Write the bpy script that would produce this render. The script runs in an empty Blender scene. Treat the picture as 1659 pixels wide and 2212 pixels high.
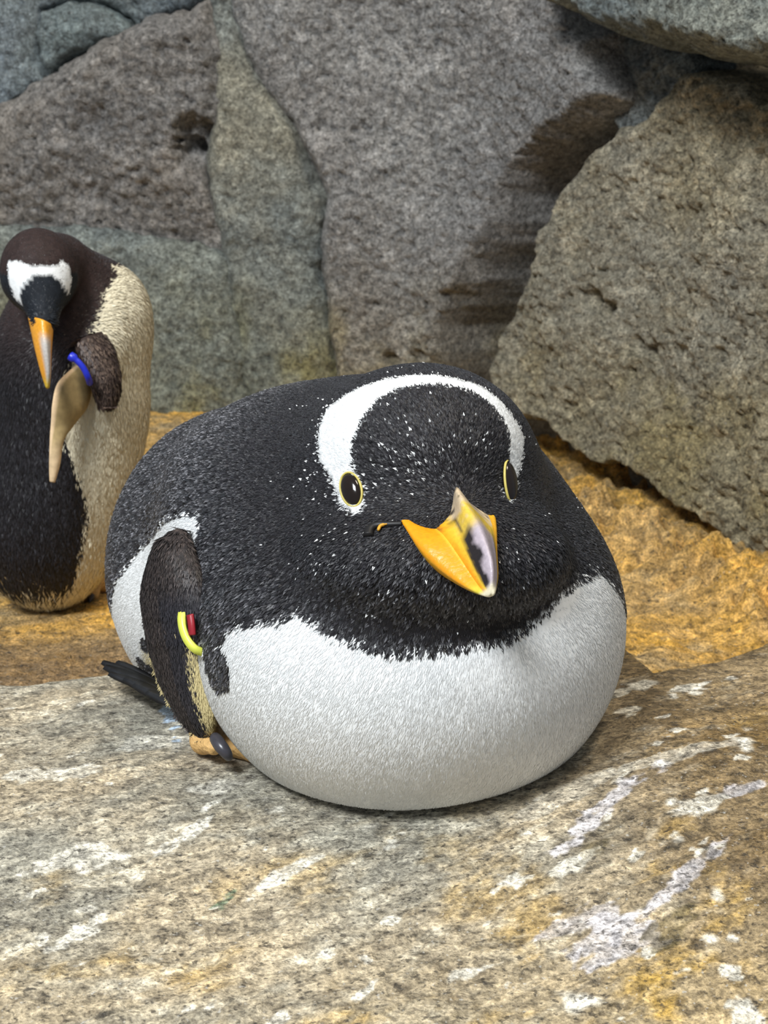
import bpy, math, random
import numpy as np
from math import radians as R_
random.seed(7)
RNG = np.random.default_rng(7)
sc = bpy.context.scene
COL = sc.collection

# ------------------------------------------------------------------ camera
CAM_H, PITCH, FPX = .484, R_(14), 3300.0
cam = bpy.data.cameras.new('camera')
cam.sensor_fit = 'VERTICAL'; cam.sensor_height = 24.0
cam.lens = FPX / 2212 * 24.0
cam.clip_start = .05; cam.clip_end = 50
cam.dof.use_dof = True; cam.dof.focus_distance = 1.10; cam.dof.aperture_fstop = 11.0
camo = bpy.data.objects.new('camera', cam); COL.objects.link(camo)
camo.location = (0, 0, CAM_H); camo.rotation_euler = (R_(90) - PITCH, 0, 0)
sc.camera = camo

# ------------------------------------------------------------------ world and lamps
w = bpy.data.worlds.new('world'); sc.world = w; w.use_nodes = True
bg = w.node_tree.nodes['Background']
bg.inputs[0].default_value = (.80, .90, 1.0, 1); bg.inputs[1].default_value = .30
def area_light(name, loc, target, size, sizey, power, colour):
    L = bpy.data.lights.new(name, 'AREA'); L.shape = 'RECTANGLE'
    L.size = size; L.size_y = sizey; L.energy = power; L.color = colour
    o = bpy.data.objects.new(name, L); COL.objects.link(o); o.location = loc
    import mathutils
    o.rotation_euler = (mathutils.Vector(target) - mathutils.Vector(loc)).to_track_quat('-Z', 'Y').to_euler()
    return o
area_light('ceiling_lamp_left_offscreen', (-1.5, -1.1, 3.3), (-.1, 1.7, .1), 1.1, 1.1, 215, (.93, .97, 1.0))
area_light('ceiling_lamp_right_offscreen', (1.0, .9, 3.4), (.1, 1.7, 0), .8, .8, 48, (1.0, .88, .70))
sc.view_settings.view_transform = 'Standard'; sc.view_settings.look = 'None'
sc.view_settings.exposure = 0.10; sc.view_settings.gamma = 1.0
sc.view_settings.use_curve_mapping = False

# ------------------------------------------------------------------ maths helpers
CP = np.array([0, 0, CAM_H]); FW = np.array([0, math.cos(PITCH), -math.sin(PITCH)])
UPV = np.array([0, math.sin(PITCH), math.cos(PITCH)]); RT = np.array([1., 0, 0])
def ray(px, py):
    px = np.asarray(px, float); py = np.asarray(py, float)
    return FW + ((px - 829.5) / FPX)[..., None] * RT + ((1106 - py) / FPX)[..., None] * UPV
def U(px, py, y):                                   # a sight line of the photograph at the distance y
    d = ray(px, py); return CP + d * (np.asarray(y, float) / d[..., 1])[..., None]
def G(px, py, z=0.):                                # ... where it meets the height z
    d = ray(px, py); return CP + d * ((z - CAM_H) / d[..., 2])[..., None]
def proj(p):
    q = np.asarray(p) - CP; z = q @ FW
    return np.stack([829.5 + FPX * (q @ RT) / z, 1106 - FPX * (q @ UPV) / z], -1)
def rotz(a): c, s = math.cos(a), math.sin(a); return np.array([[c, -s, 0], [s, c, 0], [0, 0, 1]])
def rotx(a): c, s = math.cos(a), math.sin(a); return np.array([[1, 0, 0], [0, c, -s], [0, s, c]])
def ss(a, b, x): t = np.clip((x - a) / (b - a), 0, 1); return t * t * (3 - 2 * t)
def nrm(v): return v / (np.linalg.norm(v, axis=-1, keepdims=True) + 1e-12)
def lin(r, g, b):
    c = np.array([r, g, b], float) / 255
    return np.where(c <= .04045, c / 12.92, ((c + .055) / 1.055) ** 2.4)
_perm = np.random.default_rng(3).permutation(256); _perm = np.concatenate([_perm, _perm, _perm])
_grad = nrm(np.random.default_rng(4).normal(size=(256, 3)))
def perlin(p):
    i = np.floor(p).astype(np.int64); f = p - i; i &= 255
    u = f * f * f * (f * (f * 6 - 15) + 10); out = 0
    for dx in (0, 1):
        for dy in (0, 1):
            for dz in (0, 1):
                h = _perm[_perm[_perm[i[..., 0] + dx] + i[..., 1] + dy] + i[..., 2] + dz] & 255
                g = _grad[h]
                v = g[..., 0] * (f[..., 0] - dx) + g[..., 1] * (f[..., 1] - dy) + g[..., 2] * (f[..., 2] - dz)
                wt = (u[..., 0] if dx else 1 - u[..., 0]) * (u[..., 1] if dy else 1 - u[..., 1]) * (u[..., 2] if dz else 1 - u[..., 2])
                out = out + v * wt
    return out * 1.6
def fbm(p, scale, octs=4, rough=.5, off=0.):
    out = 0; a = 1.; s = scale; tot = 0
    for k in range(octs):
        out = out + a * perlin(p * s + off + 17.3 * k); tot += a; a *= rough; s *= 2.03
    return out / tot
def in_poly(P, poly):
    x, y = P[:, 0], P[:, 1]; r = np.zeros(len(P), bool); n = len(poly)
    for i in range(n):
        x1, y1 = poly[i]; x2, y2 = poly[(i + 1) % n]
        c = (y1 > y) != (y2 > y)
        r ^= c & (x < (x2 - x1) * (y - y1) / (y2 - y1 + 1e-15) + x1)
    return r
def poly_dist(P, poly):                             # signed, positive inside
    d = np.full(len(P), 1e9); n = len(poly); poly = np.asarray(poly)
    for i in range(n):
        a = poly[i]; b = poly[(i + 1) % n]; ab = b - a
        t = np.clip(((P - a) @ ab) / (ab @ ab + 1e-15), 0, 1)
        d = np.minimum(d, np.linalg.norm(P - a - t[:, None] * ab, axis=1))
    return np.where(in_poly(P, poly), d, -d)

# ------------------------------------------------------------------ mesh helpers
def mesh_obj(name, V, Fc, mat, parent=None, col=None, smooth=True, origin=None, masks=None):
    V = np.asarray(V, float)
    if parent is not None:
        q = parent; base = np.zeros(3)
        while q is not None: base = base + np.array(q.location); q = q.parent
    else:
        base = np.zeros(3)
    o0 = np.array(origin if origin is not None else base)
    me = bpy.data.meshes.new(name)
    Fc = np.asarray(Fc); nv = len(V); k = Fc.shape[1]; nf = len(Fc)
    me.vertices.add(nv); me.vertices.foreach_set('co', (V - o0).astype(np.float32).ravel())
    me.loops.add(nf * k); me.loops.foreach_set('vertex_index', Fc.astype(np.int32).ravel())
    me.polygons.add(nf); me.polygons.foreach_set('loop_start', np.arange(0, nf * k, k, dtype=np.int32))
    if smooth: me.polygons.foreach_set('use_smooth', np.ones(nf, bool))
    me.update(calc_edges=True)
    if col is not None:
        at = me.attributes.new('Col', 'FLOAT_COLOR', 'POINT')
        at.data.foreach_set('color', np.concatenate([col, np.ones((nv, 1))], 1).astype(np.float32).ravel())
    for mk, mv in (masks or {}).items():
        at = me.attributes.new(mk, 'FLOAT', 'POINT'); at.data.foreach_set('value', np.asarray(mv, np.float32))
    me.materials.append(mat)
    o = bpy.data.objects.new(name, me); COL.objects.link(o)
    if parent is not None: o.parent = parent
    o.location = o0 - base
    return o
def empty(name, loc):
    o = bpy.data.objects.new(name, None); COL.objects.link(o); o.location = loc; o.empty_display_size = .05; return o
def tag(o, label=None, cat=None, kind=None, group=None):
    if label: o['label'] = label
    if cat: o['category'] = cat
    if kind: o['kind'] = kind
    if group: o['group'] = group
    return o
def grid_faces(ni, nj):
    i, j = np.meshgrid(np.arange(ni - 1), np.arange(nj - 1), indexing='ij')
    a = (i * nj + j).ravel(); return np.stack([a, a + nj, a + nj + 1, a + 1], 1)
def loft(loops):                                    # list of closed loops, capped by fans of quads to a point
    loops = [np.asarray(l) for l in loops]; n = len(loops[0])
    caps0 = np.repeat(loops[0].mean(0)[None], n, 0); caps1 = np.repeat(loops[-1].mean(0)[None], n, 0)
    A = np.stack([caps0] + loops + [caps1]); m = len(A)
    i, j = np.meshgrid(np.arange(m - 1), np.arange(n), indexing='ij'); j2 = (j + 1) % n
    Fq = np.stack([i * n + j, i * n + j2, (i + 1) * n + j2, (i + 1) * n + j], -1).reshape(-1, 4)
    return A.reshape(-1, 3), Fq
def spline(P, n, closed=False):                     # Catmull-Rom through P
    P = np.asarray(P, float); m = len(P)
    if closed: ts = np.linspace(0, m, n, endpoint=False)
    else: ts = np.linspace(0, m - 1, n)
    i = np.minimum(np.floor(ts).astype(int), (m if closed else m - 1) - 1); f = (ts - i)[:, None]
    g = (lambda k: P[k % m]) if closed else (lambda k: P[np.clip(k, 0, m - 1)])
    p0, p1, p2, p3 = g(i - 1), g(i), g(i + 1), g(i + 2)
    return .5 * (2 * p1 + (p2 - p0) * f + (2 * p0 - 5 * p1 + 4 * p2 - p3) * f ** 2 + (3 * p1 - p0 - 3 * p2 + p3) * f ** 3)
def tube(P, r, n=10):
    P = np.asarray(P, float); r = np.broadcast_to(r, len(P)); T = nrm(np.gradient(P, axis=0))
    ref = np.array([.3, .2, .93]); loops = []
    for p, t, q in zip(P, T, r):
        a = nrm(np.cross(t, ref)); b = np.cross(t, a); th = np.linspace(0, 2 * np.pi, n, endpoint=False)
        loops.append(p + q * (np.cos(th)[:, None] * a + np.sin(th)[:, None] * b))
    return loft(loops)
def ellipsoid(c, A, nu=24, nv=14):                  # A: rows = half axes
    u = np.linspace(0, 2 * np.pi, nu, endpoint=False); v = np.linspace(-np.pi / 2, np.pi / 2, nv)
    loops = [np.asarray(c) + np.stack([np.cos(u) * math.cos(q), np.sin(u) * math.cos(q), np.full(nu, math.sin(q))], 1) @ np.asarray(A) for q in v[1:-1]]
    return loft(loops)

# ------------------------------------------------------------------ implicit bodies
def ell(p, c, r, R=None):
    q = p - np.asarray(c)
    if R is not None: q = q @ R
    r = np.asarray(r)
    k0 = np.sqrt(((q / r) ** 2).sum(-1)); k1 = np.sqrt(((q / r ** 2) ** 2).sum(-1)) + 1e-9
    return k0 * (k0 - 1) / k1
def cone(p, a, b, ra, rb):                          # rounded limb from a to b
    a = np.asarray(a); ba = np.asarray(b) - a
    t = np.clip(((p - a) @ ba) / (ba @ ba), 0, 1)
    return np.linalg.norm(p - a - t[..., None] * ba, axis=-1) - (ra + (rb - ra) * t)
def smin(a, b, k): h = np.clip(.5 + .5 * (b - a) / k, 0, 1); return b * (1 - h) + a * h - k * h * (1 - h)
def smax(a, b, k): return -smin(-a, -b, k)
def grad(sdf, p, e=1e-3):
    return nrm(np.stack([sdf(p + np.eye(3)[k] * e) - sdf(p - np.eye(3)[k] * e) for k in range(3)], -1))
def hit(px, py, sdf, t0=.8, t1=2.4):
    px = np.asarray(px, float); py = np.asarray(py, float); d = ray(px, py); t = np.full(px.shape, t0)
    for _ in range(110): t = np.minimum(t + np.clip(sdf(CP + d * t[..., None]), -.02, .05) * .8, t1)
    return CP + d * t[..., None]
def surface_nets(sdf, lo, hi, h):
    ax = [np.arange(lo[k], hi[k] + h, h) for k in range(3)]
    Gd = np.stack(np.meshgrid(*ax, indexing='ij'), -1); V = sdf(Gd); s = V < 0
    cnt = sum(s[i:s.shape[0] - 1 + i, j:s.shape[1] - 1 + j, k:s.shape[2] - 1 + k].astype(np.int8) for i in (0, 1) for j in (0, 1) for k in (0, 1))
    act = (cnt > 0) & (cnt < 8); idx = np.full(act.shape, -1); idx[act] = np.arange(act.sum())
    P = Gd[:-1, :-1, :-1][act] + h / 2
    for _ in range(4): P = P - grad(sdf, P) * np.clip(sdf(P), -h, h)[:, None]
    Fs = []
    for a in range(3):
        b, c = (a + 1) % 3, (a + 2) % 3
        sl0 = [slice(None)] * 3; sl1 = [slice(None)] * 3; sl0[a] = slice(0, -1); sl1[a] = slice(1, None)
        s0 = s[tuple(sl0)]; s1 = s[tuple(sl1)]
        for flip in (False, True):
            e = np.argwhere((s0 & ~s1) if not flip else (~s0 & s1))
            e = e[(e[:, b] > 0) & (e[:, c] > 0) & (e[:, b] < act.shape[b]) & (e[:, c] < act.shape[c])]
            def cell(db, dc):
                q = e.copy(); q[:, b] -= db; q[:, c] -= dc; return idx[q[:, 0], q[:, 1], q[:, 2]]
            f = np.stack([cell(1, 1), cell(0, 1), cell(0, 0), cell(1, 0)], 1)
            Fs.append(f if not flip else f[:, ::-1])
    return P, np.concatenate(Fs)

# ------------------------------------------------------------------ materials
def nodes(name):
    m = bpy.data.materials.new(name); m.use_nodes = True; nt = m.node_tree
    return m, nt, nt.nodes['Principled BSDF'], nt.nodes.new, nt.links.new
def mat_plain(name, c, rough=.5, spec=.5, noise=.12, scale=200., bump=0., coat=0.):
    m, nt, b, N, Lk = nodes(name)
    tc = N('ShaderNodeTexCoord'); nz = N('ShaderNodeTexNoise'); nz.inputs['Scale'].default_value = scale; nz.inputs['Detail'].default_value = 4
    Lk(tc.outputs['Object'], nz.inputs['Vector'])
    mr = N('ShaderNodeMapRange'); mr.inputs['From Min'].default_value = .3; mr.inputs['From Max'].default_value = .7
    mr.inputs['To Min'].default_value = 1 - noise; mr.inputs['To Max'].default_value = 1 + noise
    Lk(nz.outputs['Fac'], mr.inputs['Value'])
    mx = N('ShaderNodeVectorMath'); mx.operation = 'MULTIPLY'
    if c is None:
        at = N('ShaderNodeAttribute'); at.attribute_name = 'Col'; Lk(at.outputs['Color'], mx.inputs[0])
    else: mx.inputs[0].default_value = c
    Lk(mr.outputs['Result'], mx.inputs[1]); Lk(mx.outputs['Vector'], b.inputs['Base Color'])
    b.inputs['Roughness'].default_value = rough; b.inputs['Specular IOR Level'].default_value = spec
    b.inputs['Coat Weight'].default_value = coat
    if bump:
        bp = N('ShaderNodeBump'); bp.inputs['Strength'].default_value = 1; bp.inputs['Distance'].default_value = bump
        Lk(nz.outputs['Fac'], bp.inputs['Height']); Lk(bp.outputs['Normal'], b.inputs['Normal'])
    return m
def mat_rock(name, s1=70., s2=330., bump=.006, rough=(.45, .85), stretch=None, spec=.4, lo=.45, hi=1.45, speck=.0):
    m, nt, b, N, Lk = nodes(name)
    tc = N('ShaderNodeTexCoord'); mp = N('ShaderNodeMapping')
    if stretch: mp.inputs['Rotation'].default_value = (0, 0, stretch[0]); mp.inputs['Scale'].default_value = stretch[1]
    Lk(tc.outputs['Object'], mp.inputs['Vector'])
    def noise(scale, det, ro, dist=0.):
        n = N('ShaderNodeTexNoise'); n.inputs['Scale'].default_value = scale; n.inputs['Detail'].default_value = det
        n.inputs['Roughness'].default_value = ro; n.inputs['Distortion'].default_value = dist
        Lk(mp.outputs['Vector'], n.inputs['Vector']); return n.outputs['Fac']
    def rng(sock, a, b_, c, d):
        r = N('ShaderNodeMapRange'); r.inputs['From Min'].default_value = a; r.inputs['From Max'].default_value = b_
        r.inputs['To Min'].default_value = c; r.inputs['To Max'].default_value = d; Lk(sock, r.inputs['Value']); return r.outputs['Result']
    def math_(op, x, y):
        q = N('ShaderNodeMath'); q.operation = op
        for k, s in ((0, x), (1, y)):
            if isinstance(s, (int, float)): q.inputs[k].default_value = s
            else: Lk(s, q.inputs[k])
        return q.outputs[0]
    n1 = noise(s1, 6, .72, .3); n2 = noise(s2, 3, .6)
    at = N('ShaderNodeAttribute'); at.attribute_name = 'Col'
    k = math_('MULTIPLY', rng(n1, .32, .68, lo, hi), rng(n2, .32, .68, .55, 1.5))
    mx = N('ShaderNodeVectorMath'); mx.operation = 'MULTIPLY'; Lk(at.outputs['Color'], mx.inputs[0]); Lk(k, mx.inputs[1])
    colour = mx.outputs['Vector']
    if speck:
        n3 = noise(s2 * .8, 2, .5)
        f = rng(n3, .66, .74, 0, speck)
        mm = N('ShaderNodeMix'); mm.data_type = 'RGBA'; Lk(f, mm.inputs['Factor']); Lk(colour, mm.inputs['A'])
        mm.inputs['B'].default_value = (.62, .6, .55, 1); colour = mm.outputs['Result']
        n4 = noise(s1 * 1.9, 2, .6); f = rng(n4, .60, .68, 0, .75)
        mm = N('ShaderNodeMix'); mm.data_type = 'RGBA'; Lk(f, mm.inputs['Factor']); Lk(colour, mm.inputs['A'])
        mm.inputs['B'].default_value = (.035, .03, .024, 1); colour = mm.outputs['Result']
    Lk(colour, b.inputs['Base Color'])
    Lk(rng(n2, .35, .65, rough[0], rough[1]), b.inputs['Roughness']); b.inputs['Specular IOR Level'].default_value = spec
    hgt = math_('ADD', n1, math_('MULTIPLY', n2, .42))
    bp = N('ShaderNodeBump'); bp.inputs['Strength'].default_value = 1; bp.inputs['Distance'].default_value = bump
    Lk(hgt, bp.inputs['Height']); Lk(bp.outputs['Normal'], b.inputs['Normal'])
    return m
def mat_feather(name, rough=.5, sheen=.25):
    m, nt, b, N, Lk = nodes(name)
    at = N('ShaderNodeAttribute'); at.attribute_name = 'Col'; Lk(at.outputs['Color'], b.inputs['Base Color'])
    b.inputs['Roughness'].default_value = rough; b.inputs['Specular IOR Level'].default_value = .35
    b.inputs['Sheen Weight'].default_value = sheen; b.inputs['Sheen Roughness'].default_value = .5
    b.inputs['Sheen Tint'].default_value = (.8, .88, 1, 1)
    return m
M_ROCK = mat_rock('boulder_rock', 95, 300, .012, (.40, .8), lo=.30, hi=1.9, speck=.55)
M_BACK = mat_rock('crevice_rock', 60, 300, .010, (.6, .9))
M_SLAB = mat_rock('slab_rock', 150, 520, .0040, (.26, .65), stretch=(R_(-20), (.62, .80, 1)), lo=.24, hi=1.85, speck=.6)
M_FLOOR = mat_rock('wet_floor_rock', 80, 360, .009, (.10, .5), lo=.34, hi=1.7, spec=.65, speck=.5)
M_BODY = mat_plain('feather_skin', None, .7, .2, .05)
M_FEATHER = mat_feather('plumage', .5, .04)
M_EYE = mat_plain('eye', (.012, .007, .005), .12, .5, .1)
M_RING = mat_plain('eye_ring', tuple(lin(196, 180, 96)), .45, .4)
M_BEAK = mat_plain('beak', None, .34, .5, .10, 320, .0004)
M_FOOT = mat_plain('foot_skin', tuple(lin(216, 174, 112)), .55, .4, .2, 260, .002)
M_CLAW = mat_plain('claw', tuple(lin(62, 60, 66)), .3, .5, .2)
M_BAND = mat_plain('band_yellow', tuple(lin(222, 228, 92)), .35, .5, .03)
M_RED = mat_plain('tag_red', tuple(lin(150, 34, 44)), .4, .5, .08)
M_BLUE = mat_plain('band_blue', tuple(lin(34, 48, 190)), .35, .5, .05)

# ------------------------------------------------------------------ rock wall
PATH = np.array([(-2.6, 3.25), (-1.7, 3.05), (-.95, 2.86), (-.44, 2.75), (0, 2.70), (.20, 2.58), (.36, 2.36), (.54, 2.06), (.85, 1.62), (1.1, 1.3)])
Pd = spline(PATH, 400); seg = np.r_[0, np.cumsum(np.linalg.norm(np.diff(Pd, axis=0), axis=1))]
LEAN = .10
def path_at(s):
    x = np.interp(s, seg, Pd[:, 0]); y = np.interp(s, seg, Pd[:, 1])
    x2 = np.interp(s + .02, seg, Pd[:, 0]); y2 = np.interp(s + .02, seg, Pd[:, 1])
    t = nrm(np.stack([x2 - x, y2 - y], -1) + 1e-9); n = np.stack([t[:, 1], -t[:, 0]], -1)
    return x, y, n
def W(s, t, h=0.):
    x, y, n = path_at(s); k = h - LEAN * t
    return np.stack([x + n[:, 0] * k, y + n[:, 1] * k, t + 0 * x], -1)
gs, gt = np.meshgrid(np.linspace(0, seg[-1] - .03, 700), np.linspace(-.2, 1.1, 300), indexing='ij')
GST = np.stack([gs.ravel(), gt.ravel()], 1); GPX = proj(W(GST[:, 0], GST[:, 1], .04))
def to_wall(poly):
    return np.array([GST[np.argmin(((GPX - p) ** 2).sum(1))] for p in np.asarray(poly, float)])

smax_ = seg[-1] - .03
bs, bt = np.linspace(0, smax_, 240), np.linspace(-.16, 1.25, 120)
S, T = [a.ravel() for a in np.meshgrid(bs, bt, indexing='ij')]
Vb = W(S, T, -.10); Vb += .02 * fbm(Vb, 6, 4)[:, None] * np.array([0, -1, 0])
wall = mesh_obj('wall_back', Vb, grid_faces(240, 120), M_BACK, None, np.tile(lin(140, 136, 126), (len(Vb), 1)))
tag(wall, 'artificial rock wall of large grey boulders', None, 'structure')

GREY, TAN, TEAL, GOLD, BROWN, MAUVE, PALE = lin(152, 150, 147), lin(162, 150, 122), lin(120, 128, 128), lin(176, 146, 80), lin(96, 78, 48), lin(134, 131, 128), lin(172, 170, 160)
def boulder(poly, thick, ew, base, tint, low, tilt=(0, 0), planes=(), recess=.05, step=.0042, seed=0., rough=1., power=.5, grow=0., chamfer=False, deep=0., right_only=False, holes=()):
    q = to_wall(poly); q = q + 0.0
    # wobble the outline
    qq = []
    for a, b in zip(q, np.roll(q, -1, 0)):
        n = max(2, int(np.linalg.norm(b - a) / .03))
        for k in range(n): qq.append(a + (b - a) * k / n)
    qq = np.array(qq); p3 = np.c_[qq, np.full(len(qq), seed)]
    qq = qq + .010 * np.stack([perlin(p3 * 18), perlin(p3 * 18 + 40)], 1)
    lo = qq.min(0) - .03; hi = qq.max(0) + .03
    lo[1] = max(lo[1], -.16); hi[1] = min(hi[1], 1.2); lo[0] = max(lo[0], 0); hi[0] = min(hi[0], smax_)
    si = np.arange(lo[0], hi[0], step); ti = np.arange(lo[1], hi[1], step)
    S, T = np.meshgrid(si, ti, indexing='ij'); P = np.stack([S.ravel(), T.ravel()], 1)
    rm = ss(-.12, .05, P[:, 0] - q[:, 0].mean()) if right_only else 1.
    d = poly_dist(P, qq) + grow * rm + (0 if not right_only else .010 * (1 - rm))
    P3 = W(P[:, 0], P[:, 1]); d = d + (.005 if chamfer else .012) * fbm(P3, 25, 3, .6, seed)
    c = q.mean(0); k = np.clip(d / ew, 0, 1)
    h = thick * (smin(k * 1.25, 1 + 0 * k, .15) if chamfer else (1 - (1 - k) ** 2) ** power)
    if deep: h = h - rm * deep * (1 - np.clip(d / (ew * .35), 0, 1)) ** 1.5
    h = h + (P[:, 0] - c[0]) * tilt[0] * k + (P[:, 1] - c[1]) * tilt[1] * k
    for (a, px, py, sl) in planes:                   # facets: direction a, a point on it, slope
        pc = to_wall([(px, py)])[0]; dd = (P[:, 0] - pc[0]) * math.cos(a) + (P[:, 1] - pc[1]) * math.sin(a)
        h = smin(h, thick * .97 - dd * sl, .02)
    if chamfer: P3 = W(P[:, 0], P[:, 1], np.maximum(h, -.06))
    amp = ss(0, .02, d) * ((.6 + .4 * k) if chamfer else 1.)
    h = h + amp * rough * (.030 * fbm(P3, 5, 3, .5, seed) + .014 * fbm(P3, 20, 4, .6, seed + 5) + .0095 * fbm(P3, 70, 3, .65, seed + 9))
    pit = ss(.28, .55, fbm(P3, 44, 2, .5, seed + 21)); pit2 = ss(.22, .5, fbm(P3, 75, 2, .5, seed + 27)); h = h - amp * rough * (.007 * pit + .007 * pit2)
    h = np.where(d < 0, np.maximum(-recess - deep + 0 * h, h + d * 6 - 0.004), h)
    for hx, hy, hr, hd_ in holes:
        pc = to_wall([(hx, hy)])[0]; rr_ = np.linalg.norm(P - pc, axis=1) / hr + .5 * fbm(P3, 45, 3, .6, seed + 3)
        h = h - hd_ * ss(1.1, .45, rr_)
    V = W(P[:, 0], P[:, 1], h)
    keep = d > -.016
    Fq = grid_faces(len(si), len(ti)); Fq = Fq[keep[Fq].all(1)][:, ::-1]
    use = np.unique(Fq); mp = np.full(len(V), -1); mp[use] = np.arange(len(use)); V = V[use]; Fq = mp[Fq]; t = P[use, 1]
    n1 = ss(-.35, .4, fbm(V, 3.2, 4, .55, seed + 2)); n2 = ss(-.1, .5, fbm(V, 7, 4, .6, seed + 31)); n3 = ss(.0, .5, fbm(V, 16, 3, .6, seed + 50))
    colr = base + (tint - base) * n1[:, None]
    colr = colr + (low - colr) * (np.clip(ss(.34, -.02, t) * (.35 + .8 * n2), 0, .9))[:, None]
    colr = colr * (.95 + .45 * n3)[:, None]
    cen = V.mean(0); cen[2] = V[:, 2].min()
    return mesh_obj('boulder', V, Fq, M_ROCK, wall, colr, origin=cen)

OLIVE = lin(140, 132, 88)
boulder([(-760, -200), (60, -200), (78, 0), (66, 110), (84, 178), (0, 222), (-760, 330)], .045, .04, TEAL, lin(140, 150, 158), TAN, seed=1, grow=.006)
boulder([(82, 18), (180, 8), (262, 34), (276, 75), (205, 96), (160, 112), (95, 160), (76, 80)], .055, .05, TEAL, lin(120, 132, 130), TAN, seed=2, grow=.006)
boulder([(80, -200), (465, -200), (468, -6), (420, 8), (300, 48), (268, 26), (180, -2), (84, 8)], .03, .05, TEAL, lin(112, 122, 128), TAN, seed=3, grow=.006)
boulder([(-760, 335), (0, 230), (85, 186), (135, 150), (205, 106), (290, 60), (440, 18), (474, 60), (480, 220), (440, 330), (440, 390), (470, 470), (484, 556), (240, 501), (60, 490), (-760, 498)],
        .085, .05, MAUVE, lin(146, 139, 131), TEAL, tilt=(0, .16), planes=((R_(-90), 240, 320, .42),), seed=4, rough=1.15, grow=.010, holes=((428, 290, .035, .04), (412, 325, .03, .04), (200, 270, .03, .015)))
boulder([(-760, 505), (60, 495), (240, 506), (484, 560), (548, 900), (300, 985), (-760, 985)], .065, .05, TEAL, lin(132, 136, 128), OLIVE, tilt=(0, -.08), seed=5, rough=.9, grow=.013)
boulder([(466, -200), (500, 40), (562, 190), (628, 280), (702, 430), (678, 530), (700, 680), (735, 860), (560, 990), (540, 860), (490, 556), (450, 400), (470, 200)],
        .070, .06, TEAL, lin(150, 146, 130), OLIVE, tilt=(.10, 0), planes=((R_(90), 560, 120, .12),), seed=6, rough=.7, grow=.016)
boulder([(474, -200), (1238, -200), (1285, 10), (1322, 62), (1328, 112), (1352, 180), (1338, 236), (1250, 296), (1180, 350), (1128, 424), (1092, 520), (1056, 620), (1006, 710), (982, 815), (880, 985), (738, 900), (704, 670), (686, 530), (708, 430), (632, 280), (568, 190), (506, 40)],
        .088, .036, GREY, lin(142, 138, 134), lin(158, 142, 96), tilt=(-.03, .02), planes=((R_(180), 690, 450, .30),), seed=7, step=.0036, grow=-.005, chamfer=True, deep=.05, right_only=True, holes=((1010, 640, .018, .016), (940, 780, .03, .02), (860, 770, .02, .02)))
boulder([(1270, 20), (1330, 60), (1400, 100), (1470, 125), (1410, 260), (1310, 330), (1270, 230)], .01, .05, TEAL, lin(130, 130, 126), TEAL, seed=8)
boulder([(1448, 136), (1480, 138), (1560, 162), (1659, 205), (2500, 300), (2500, 1400), (1659, 1250), (1560, 1192), (1420, 1102), (1330, 1030), (1230, 1000), (1150, 930), (1062, 905), (1028, 810), (1058, 710), (1112, 610), (1146, 510), (1182, 420), (1234, 345), (1262, 312), (1312, 268), (1384, 244), (1404, 200)],
        .022, .018, TAN, lin(160, 154, 138), lin(166, 150, 108), seed=9, step=.0034, rough=1.2, grow=-.005, deep=.06, holes=((1262, 652, .022, .035), (1290, 672, .016, .035), (1340, 752, .020, .02), (1370, 760, .014, .02), (1440, 400, .02, .012)))
boulder([(1264, -200), (2500, -200), (2500, 235), (1659, 150), (1560, 118), (1450, 108), (1340, 50), (1290, 14)], .20, .05, TEAL, lin(150, 152, 140), TAN, seed=10)

# ------------------------------------------------------------------ golden channel floor behind the slab
def floor_z(x, y):
    z = -.072 + .075 * ss(1.8, 2.75, y) * ss(.45, -.15, x) - .025 * ss(.15, .45, x)
    return z
nx, ny = 520, 480
yy = 1.15 + 1.75 * (np.linspace(0, 1, ny) ** 1.15); uu = np.linspace(-.5, .5, nx); uu = uu * (.55 + 1.8 * uu * uu)
Ug, Yg = np.meshgrid(uu, yy, indexing='ij'); X = (Ug * (Yg * .95 + .6)).ravel(); Y = Yg.ravel()
P2 = np.c_[X, Y, 0 * X]
# lumps rising against the right-hand boulder
wx, wy, wn = path_at(np.linspace(0, smax_, 300)); PW = np.stack([wx, wy], 1)
dw = np.full(len(X), 9.)
for a in PW[::3]: dw = np.minimum(dw, np.hypot(X - a[0], Y - a[1]))
near = ss(.34, .16, dw) * ss(.02, .22, X) * (.35 + .65 * ss(.06, .13, dw))
lump = ss(-.5, .5, fbm(P2 + .03 * np.stack([fbm(P2, 12, 2), fbm(P2, 12, 2, .5, 5), 0 * X], 1), 13, 4, .55)) * .060 + ss(-.3, .3, fbm(P2, 34, 3, .6, 3.)) * .024
Z = floor_z(X, Y) + near * lump + .012 * fbm(P2, 4, 3) + (.005 + .006 * ss(0, .2, X)) * fbm(P2, 24, 3, .6) + .0035 * fbm(P2, 80, 3, .65) - .006 * ss(.3, .5, fbm(P2, 40, 2, .5, 44))
gold, gold2, dk, pl = lin(232, 178, 78), lin(204, 166, 104), lin(88, 62, 30), lin(176, 160, 128)
a = ss(-.25, .35, fbm(P2 * [1, 2.2, 1], 5, 4, .55, 8)); b = ss(.05, .5, fbm(P2 * [1, 2., 1], 12, 4, .6, 13))
c = gold2 + (gold - gold2) * a[:, None]; c = c + (pl - c) * (.6 * b)[:, None]
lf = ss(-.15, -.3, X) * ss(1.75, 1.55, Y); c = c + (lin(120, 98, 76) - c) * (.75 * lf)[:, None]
c = c * (.72 + .55 * ss(-.3, .4, fbm(P2 * [1, 1.6, 1], 32, 4, .65, 51)))[:, None]
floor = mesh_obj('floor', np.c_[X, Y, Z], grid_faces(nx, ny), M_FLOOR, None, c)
tag(floor, 'wet golden brown rock floor in front of the boulder wall', None, 'structure')

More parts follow.
